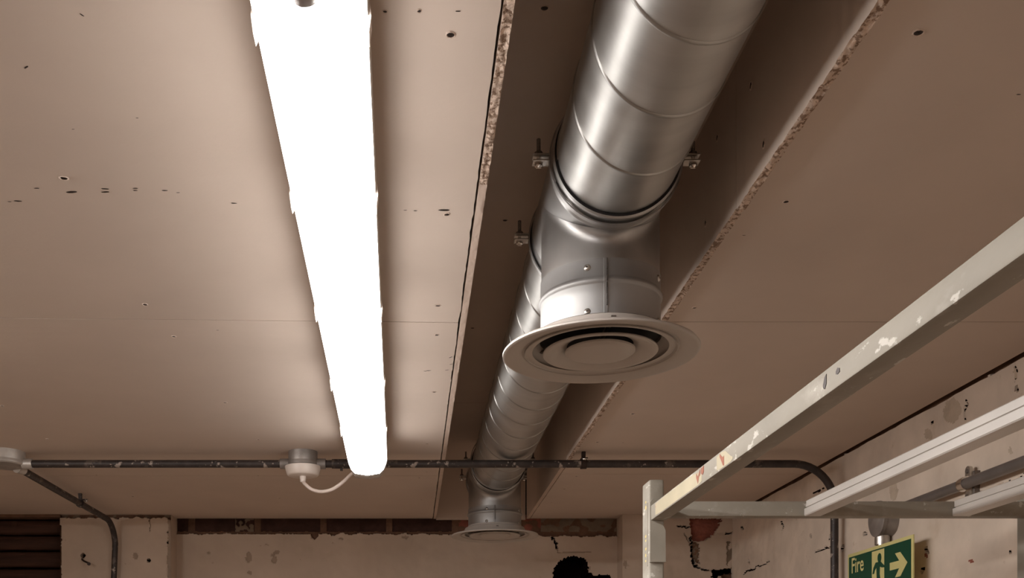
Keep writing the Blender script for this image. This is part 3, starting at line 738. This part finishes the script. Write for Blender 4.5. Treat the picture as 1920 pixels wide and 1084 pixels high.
# round boxes
def conduit_box(c, r, h, m, spouts, label, nm='junction_box'):
    t = empty(nm, c)
    q = MB().lathe([(.00001, 0), (r, 0), (r, -h+.004), (r-.0008, -h+.001), (r-.004, -h), (.00001, -h)], (0, 0, 0), 2, 48); q.build('box_body', M[m], t)
    q = MB().lathe([(r+.0016, -h*.72), (r+.0022, -h*.76), (r+.0022, -h*.97), (r-.002, -h-.0025), (.00001, -h-.0035)], (0, 0, 0), 2, 48); q.build('box_lid', M[m], t)
    for dx, dy in spouts:
        q = MB().tube([(dx*(r-.006), dy*(r-.006), ZC-c[2]), (dx*(r+.026), dy*(r+.026), ZC-c[2])], .0165, 20); q.build('box_spout', M[m], t)
    return t
tag(conduit_box((-1.287, YC, ZS), .066, .042, 'palebox', [(1, 0), (.34, .94)], 'x'), 'pale grey round junction box on the ceiling at far left', 'junction box')
bx = conduit_box((-.338, YC, ZS), .046, .044, 'greybox', [(1, 0), (-1, 0)], 'x')
tag(bx, 'grey round steel box on the ceiling holding the white rose', 'junction box')
# coupler sleeve on the conduit
q = MB().tube([(-.030, 0, 0), (.030, 0, 0)], .0150, 18); q.box(-.004, .004, -.004, .004, -.022, -.012)
tag(q.build('conduit_coupler', M['conduit'], loc=(-.216, YC, ZC)), 'black coupler sleeve on the ceiling conduit left of the batten', 'coupler')
# saddle near right fascia
t = empty('conduit_saddle', ((1094-VX)/F*YC, YC, ZC))
q = MB().lathe([(.0128, -.009), (.0162, -.009), (.0162, .009), (.0128, .009)], (0, 0, 0), 0, 24, closed=True); q.build('saddle_strap', M['screwdark'], t)
q = MB().box(-.006, .006, -.006, .006, .0125, .0380).box(-.010, .010, -.024, .024, .0128, .0160, bev=.0008); q.build('spacer_plate', M['screwdark'], t)
for s_ in (-1, 1):
    q = MB().lathe([(.00001, 0), (.0055, .001), (.0066, .003), (.0066, .006)], (0, s_*.019, .0065), 2, 18); q.build('saddle_screw', M['chrome'], t)
    q = MB().box(-.0085, .0085, min(s_*.013, s_*.024), max(s_*.013, s_*.024), .0105, .0128, bev=.0006); q.build('saddle_lug', M['zinc'], t)
tag(t, 'dark saddle with a bright screw on the conduit by the right fascia edge', 'conduit clamp')
# saddle on the left branch
t = empty('conduit_saddle', (XB, 3.985, ZC))
q = MB().lathe([(.0128, -.008), (.0156, -.008), (.0156, .008), (.0128, .008)], (0, 0, 0), 1, 24, closed=True); q.build('saddle_strap', M['conduit'], t)
q = MB().box(-.006, .006, -.006, .006, .0150, .0380).box(-.028, .028, -.007, .007, .0130, .0165, bev=.0008); q.build('spacer_plate', M['conduit'], t)
for s_ in (-1, 1):
    q = MB().lathe([(.00001, 0), (.0045, .0006), (.006, .003), (.006, .010)], (s_*.023, 0, .005), 2, 16); q.build('saddle_screw', M['zinc'], t)
tag(t, 'dark saddle halfway along the slanting conduit at left', 'conduit clamp')
# ceiling rose and its flex
zr = ZS-.044-.0034
t = empty('ceiling_rose', (-.338, YC-.002, zr))
q = MB().lathe([(.00001, 0), (.0565, 0), (.0570, -.002), (.0505, -.025), (.048, -.0285), (.044, -.030), (.00001, -.0305)], (0, 0, 0), 2, 64); q.build('rose_cover', M['plastic'], t)
q = MB().lathe([(.0105, -.030), (.0100, -.036), (.0085, -.049), (.0045, -.050)], (0, 0, 0), 2, 24); q.build('cord_grip', M['plastic'], t)
tag(t, 'white plastic ceiling rose under the grey box with a flex', 'ceiling rose')
ax = (-.338, YC-.002, zr-.046)
p1 = ony(573, 909, 3.28); p2 = ony(585, 918, 3.275); p3 = ony(602, 922, 3.26); p4 = ony(622, 918, 3.24); p5 = ony(642, 905, 3.22); p6 = ony(658, 890, 3.20); p7 = ony(668, 883, 3.18)
P_ = spline([ax, p1, p2, p3, p4, p5, p6, p7])
tag(MB().tube(path_rel(P_, ax), .0055, 12).build('flex_cable', M['flex'], loc=ax), 'white flex looping from the ceiling rose to the batten end', 'cable')

# conduit on the right wall, its clamp and box
XC = XW-.026; ZW = .512
run([(XC, -1.5+(2.96+1.5)*i/20, ZW) for i in range(21)], 'smooth grey conduit running level along the right wall behind the rack', m='greyconduit', r=.0133, n=22)
t = empty('conduit_clamp', (XC, 2.545, ZW))
q = MB().lathe([(.0136, -.012), (.0172, -.012), (.0178, -.008), (.0178, .008), (.0172, .012), (.0136, .012)], (0, 0, 0), 1, 32, closed=True); q.build('clamp_ring', M['chrome'], t)
for s_ in (-1, 1):
    q = MB(); pts = [(-.011, s_*.012), (-.011, s_*.034), (-.008, s_*.041), (0, s_*.044), (.008, s_*.041), (.011, s_*.034), (.011, s_*.012)]
    q.prism(pts, 0, .006, .014); q.build('clamp_lug', M['zinc'], t)
    q = MB().lathe([(.0058, .006), (.0050, .0035), (.00001, .0025)], (0, 0, s_*.031), 0, 16); q.build('clamp_screw', M['darkzinc'], t)
q = MB().box(.0135, XW-XC+.004, -.018, .018, -.030, .030, bev=.001); q.build('spacer_bar', M['darkzinc'], t)
tag(t, 'two-lug chrome clamp holding the grey conduit to the right wall', 'conduit clamp')
t = empty('junction_box', (XW, 2.985, .500))
q = MB().lathe([(.050, .004), (.050, -.040), (.0492, -.043), (.046, -.044), (.00001, -.044)], (0, 0, 0), 0, 48); q.build('box_body', M['greybox'], t)
q = MB().lathe([(.0515, -.036), (.0515, -.046), (.048, -.048), (.00001, -.0485)], (0, 0, 0), 0, 48); q.build('box_lid', M['greybox'], t)
tag(t, 'grey round junction box on the right wall above the exit sign', 'junction box')
t = empty('vertical_conduit', (XC, 2.99, .455))
q = MB().tube([(0, 0, -.003), (0, 0, -.028)], .0205, 28); q.build('coupling', M['zinc'], t)
q = MB().tube([(0, 0, -.028), (0, 0, -.0282), (0, 0, -.062)], .0165, 28); q.build('coupling_neck', M['chrome'], t)
q = MB().tube([(0, 0, -.05-.1*i) for i in range(17)], .0133, 22); q.build('conduit_pipe', M['greyconduit'], t)
tag(t, 'short chrome coupled conduit dropping from the wall box behind the exit sign', 'conduit')

# ------------------------------------------------------------------ exit sign
XS = XW-.054; Yl, Yr = XS*F/(1589.5-VX), XS*F/(1712-VX); Wd = Yl-Yr
SZT = .4215*XS/1.335; SH = Wd/2.92
t = empty('exit_sign', (XS, (Yl+Yr)/2, SZT-SH/2))
q = MB().box(0, .004, -Wd/2, Wd/2, -SH/2, SH/2, bev=.0008); q.build('sign_plate', M['lumi'], t)
def sp(u, v): return (Wd/2-u*Wd, v*SH-SH/2)         # u from far (left) edge to near edge, v from bottom to top
bw = .0100
gl = [(Wd/2-bw, -SH/2+bw), (-Wd/2+bw, -SH/2+bw), (-Wd/2+bw, SH/2-bw), (Wd/2-bw, SH/2-bw)]
MB().prism(gl, 0, -.0006, .0002).build('green_panel', M['green'], t, smooth=False)
def shp(name, pts, m, d=-.0011, d1=-.0004): MB().prism([sp(*p) for p in pts], 0, d, d1).build(name, M[m], t, smooth=False)
AR = Wd/SH
# arrow
ax0, ax1, cy_ = .68, .928, .50
vh = .235
shp('arrow', [(ax0, cy_-.075), (ax0, cy_+.075), (ax0+.135, cy_+.075), (ax0+.075, cy_+vh), (ax0+.150, cy_+vh), (ax1, cy_), (ax0+.150, cy_-vh), (ax0+.075, cy_-vh), (ax0+.135, cy_-.075)], 'lumi')
# doorway and running figure
shp('doorway', [(.408, .10), (.597, .10), (.597, .90), (.408, .90)], 'lumi')
m_ = MB()
hc = sp(.528, .735); m_.prism([(hc[0]+.0118*cos(a*pi/10), hc[1]+.0135*sin(a*pi/10)) for a in range(20)], 0, -.0018, -.0010)
figs = [[(.470, .66), (.548, .655), (.575, .60), (.600, .56), (.600, .60), (.600, .52), (.560, .53), (.535, .56), (.530, .40), (.485, .40), (.480, .56), (.455, .50), (.445, .44), (.420, .44), (.435, .56)],
        [(.485, .42), (.530, .42), (.540, .32), (.560, .20), (.585, .12), (.550, .12), (.525, .20), (.505, .30)],
        [(.485, .42), (.515, .40), (.490, .28), (.455, .20), (.425, .14), (.445, .12), (.480, .17), (.505, .25)]]
for k, f in enumerate(figs):
    if k == 0: f = [p for p in f if p != (.600, .60)]
    m_.prism([sp(*p) for p in f], 0, -.0018-.0001*k, -.0010)
m_.build('running_figure', M['green'], t, smooth=False)
def text(body, u, v, cap, name):
    cu = bpy.data.curves.new('lettering', 'FONT'); cu.body = body; cu.size = 1.0; cu.extrude = 0.0; cu.offset = .012
    o = bpy.data.objects.new('lettering', cu); C.objects.link(o); bpy.context.view_layer.update()
    me = bpy.data.meshes.new_from_object(o.evaluated_get(bpy.context.evaluated_depsgraph_get()))
    bpy.data.objects.remove(o); bpy.data.curves.remove(cu)
    k = cap/.70
    m_ = MB(); y0, z0 = sp(u, v)
    m_.add([(-.0012, y0-p.co.x*k*.86, z0+p.co.y*k) for p in me.vertices], [tuple(f.vertices) for f in me.polygons]); bpy.data.meshes.remove(me)
    m_.build(name, M['lumi'], t, smooth=False)
text('Fire', .068, .575, .0450, 'word_fire'); text('exit', .068, .135, .0450, 'word_exit')
for yy in (-Wd*.1, Wd*.36):
    MB().cyl((.004, yy, 0), .008, XW-XS-.002, ax=0, n=16).build('standoff', M['greybox'], t)
tag(t, 'green and pale yellow fire exit sign with running figure and arrow', 'sign')

# ------------------------------------------------------------------ steel rack
DPK = 2.20; YE = -.35
t = empty('steel_rack', (.52, DPK, ZF))
def A(q): q.v = [(v[0]-.52, v[1]-DPK, v[2]-ZF) for v in q.v]; return q
def post(x0, x1, y0, y1, zt):
    q = MB(); q.box(x0, x1, y0, y1, ZF, zt, bev=.0045, seg=3); return q
def postpart(x0, x1, y0, y1, zt): return A(post(x0, x1, y0, y1, zt)).build('post', M['rack'], t, ang=40)
px0, px1 = (1217-VX)/F*DPK, (1245.5-VX)/F*DPK
ztop = (VY-899)/F*DPK
pf = postpart(px0, px1, DPK, DPK+.064, ztop)
# paint chips down the post's left side
q = MB(); rnd = random.Random(3)
for (py, hh) in ((942, 6), (952, 9), (1006, 6), (1014, 5), (1030, 8), (1042, 7), (1052, 5)):
    d = DPK+.030; zc = (VY-py)/F*d; h_ = hh/F*d*.5; n = 9
    pts = [(d+cos(2*pi*k/n)*.0055*(.6+.6*rnd.random()), zc+sin(2*pi*k/n)*h_*(.7+.4*rnd.random())) for k in range(n)]
    q = MB().prism(pts, 0, px0-.0004, px0+.0005); A(q).build('paint_chip', M['chip'], pf)
q = MB(); q.box(px0-.0007, px0+.001, DPK+.012, DPK+.016, .27, .405); A(q).build('weld_strip', M['rack'], pf)
# connector bracket on the post face
zz2 = lambda py: (VY-py)/F*(DPK-.008); xx2 = lambda px: (px-VX)/F*(DPK-.008)
q = MB(); pts = [(xx2(1219), zz2(1054)), (xx2(1219), zz2(942)), (xx2(1224), zz2(935)), (xx2(1243), zz2(935)), (xx2(1244), zz2(986)), (xx2(1248), zz2(994)), (xx2(1248.5), zz2(1054))]
q.prism(pts, 1, DPK-.008, DPK+.001); A(q).build('connector_plate', M['rack'], t)
# long front beam (nearest the camera aisle)
zbt, zbb = .396, .3645; bx0, bx1 = (1219-VX)/F*DPK, (1219-VX)/F*DPK+.033
def beam(x0, x1, y0, y1, z0, z1, m, nm='beam'):
    q = MB(); q.box(x0, x1, y0, y1, z0, z1, bev=.0022, seg=2); return A(q).build(nm, M[m], t, ang=40)
bm_ = beam(bx0, bx1, YE, DPK-.006, zbb, zbt, 'rack')
# yellowed stretches and rust marks on its side
def sidepatch(name, m, pxs, k0=1.40, k1=1.29, jag=0):
    e_ = .0003 if m == 'stain' else .0007
    q = MB(); top, bot = [], []
    for px, a, b in pxs:
        d = bx0*F/(px-VX); h = zbt-zbb-.005
        bot.append((d, zbb+.0025+h*min(a, b))); top.append((d, zbb+.0025+h*max(a, b)))
    q.prism(bot+top[::-1], 0, bx0-e_, bx0+.0006); A(q).build(name, M[m], bm_, smooth=False)
sidepatch('yellow_stain', 'stain', [(1229, .05, .95), (1240, 0, 1), (1255, 0, 1), (1270, 0, 1), (1285, 0, 1), (1300, 0, .95), (1310, .0, .8), (1316, .1, .5)])
sidepatch('yellow_stain', 'stain', [(1344, .05, .9), (1352, 0, 1), (1360, 0, .9), (1370, .0, .35), (1374, .1, .2)])
sidepatch('rust_mark', 'rust', [(1306, .55, .85), (1309, .1, .55), (1311, .5, .75), (1313, .55, .95)])
sidepatch('rust_mark', 'rust', [(1315, .6, .95), (1318, .45, .95), (1320, .6, 1.0)])
sidepatch('rust_mark', 'rust', [(1350, .75, .95), (1353, .45, .75), (1356, .10, .6), (1358, .05, .65)])
sidepatch('rust_mark', 'screwdark', [(1544, .30, .45), (1547, .20, .75), (1550, .4, .85)])
sidepatch('rust_mark', 'screwdark', [(1568, .5, .62), (1571, .45, .75), (1575, .5, .66)])
# cross beam and the inner shelf rails
XE = XW-.030
zc1 = (VY-940)/F*DPK; zc0 = (VY-968)/F*DPK
beam(px1-.002, XE, DPK, DPK+.032, zc0, zc1, 'rack', 'cross_beam')
beam(bx0, XE, YE-.032, YE, zc0, zc1, 'rack', 'cross_beam')
def rail(xa):
    """stepped shelf rail: upper rib, groove, lower rib"""
    q = MB(); w_ = .034; z0, z1 = zc0, zc1+.002; h = z1-z0
    pts = [(xa, z0+.002), (xa+.002, z0), (xa+w_, z0), (xa+w_, z1), (xa+.006, z1), (xa+.004, z1-.002), (xa+.004, z0+h*.58), (xa+.0065, z0+h*.55), (xa+.0065, z0+h*.50), (xa+.0005, z0+h*.47), (xa, z0+h*.44)]
    q.prism(pts, 1, YE, DPK); return A(q).build('shelf_rail', M['rail'], t, ang=25)
rail((1508-VX)/F*DPK); rail((1786-VX)/F*DPK)
postpart(XE-.034, XE, DPK+.001, DPK+.064, ztop); postpart(px0, px1, YE-.064, YE-.031, ztop); postpart(XE-.034, XE, YE-.064, YE-.031, ztop)
tag(t, 'cream enamelled steel rack frame with worn beams standing by the right wall', 'rack')
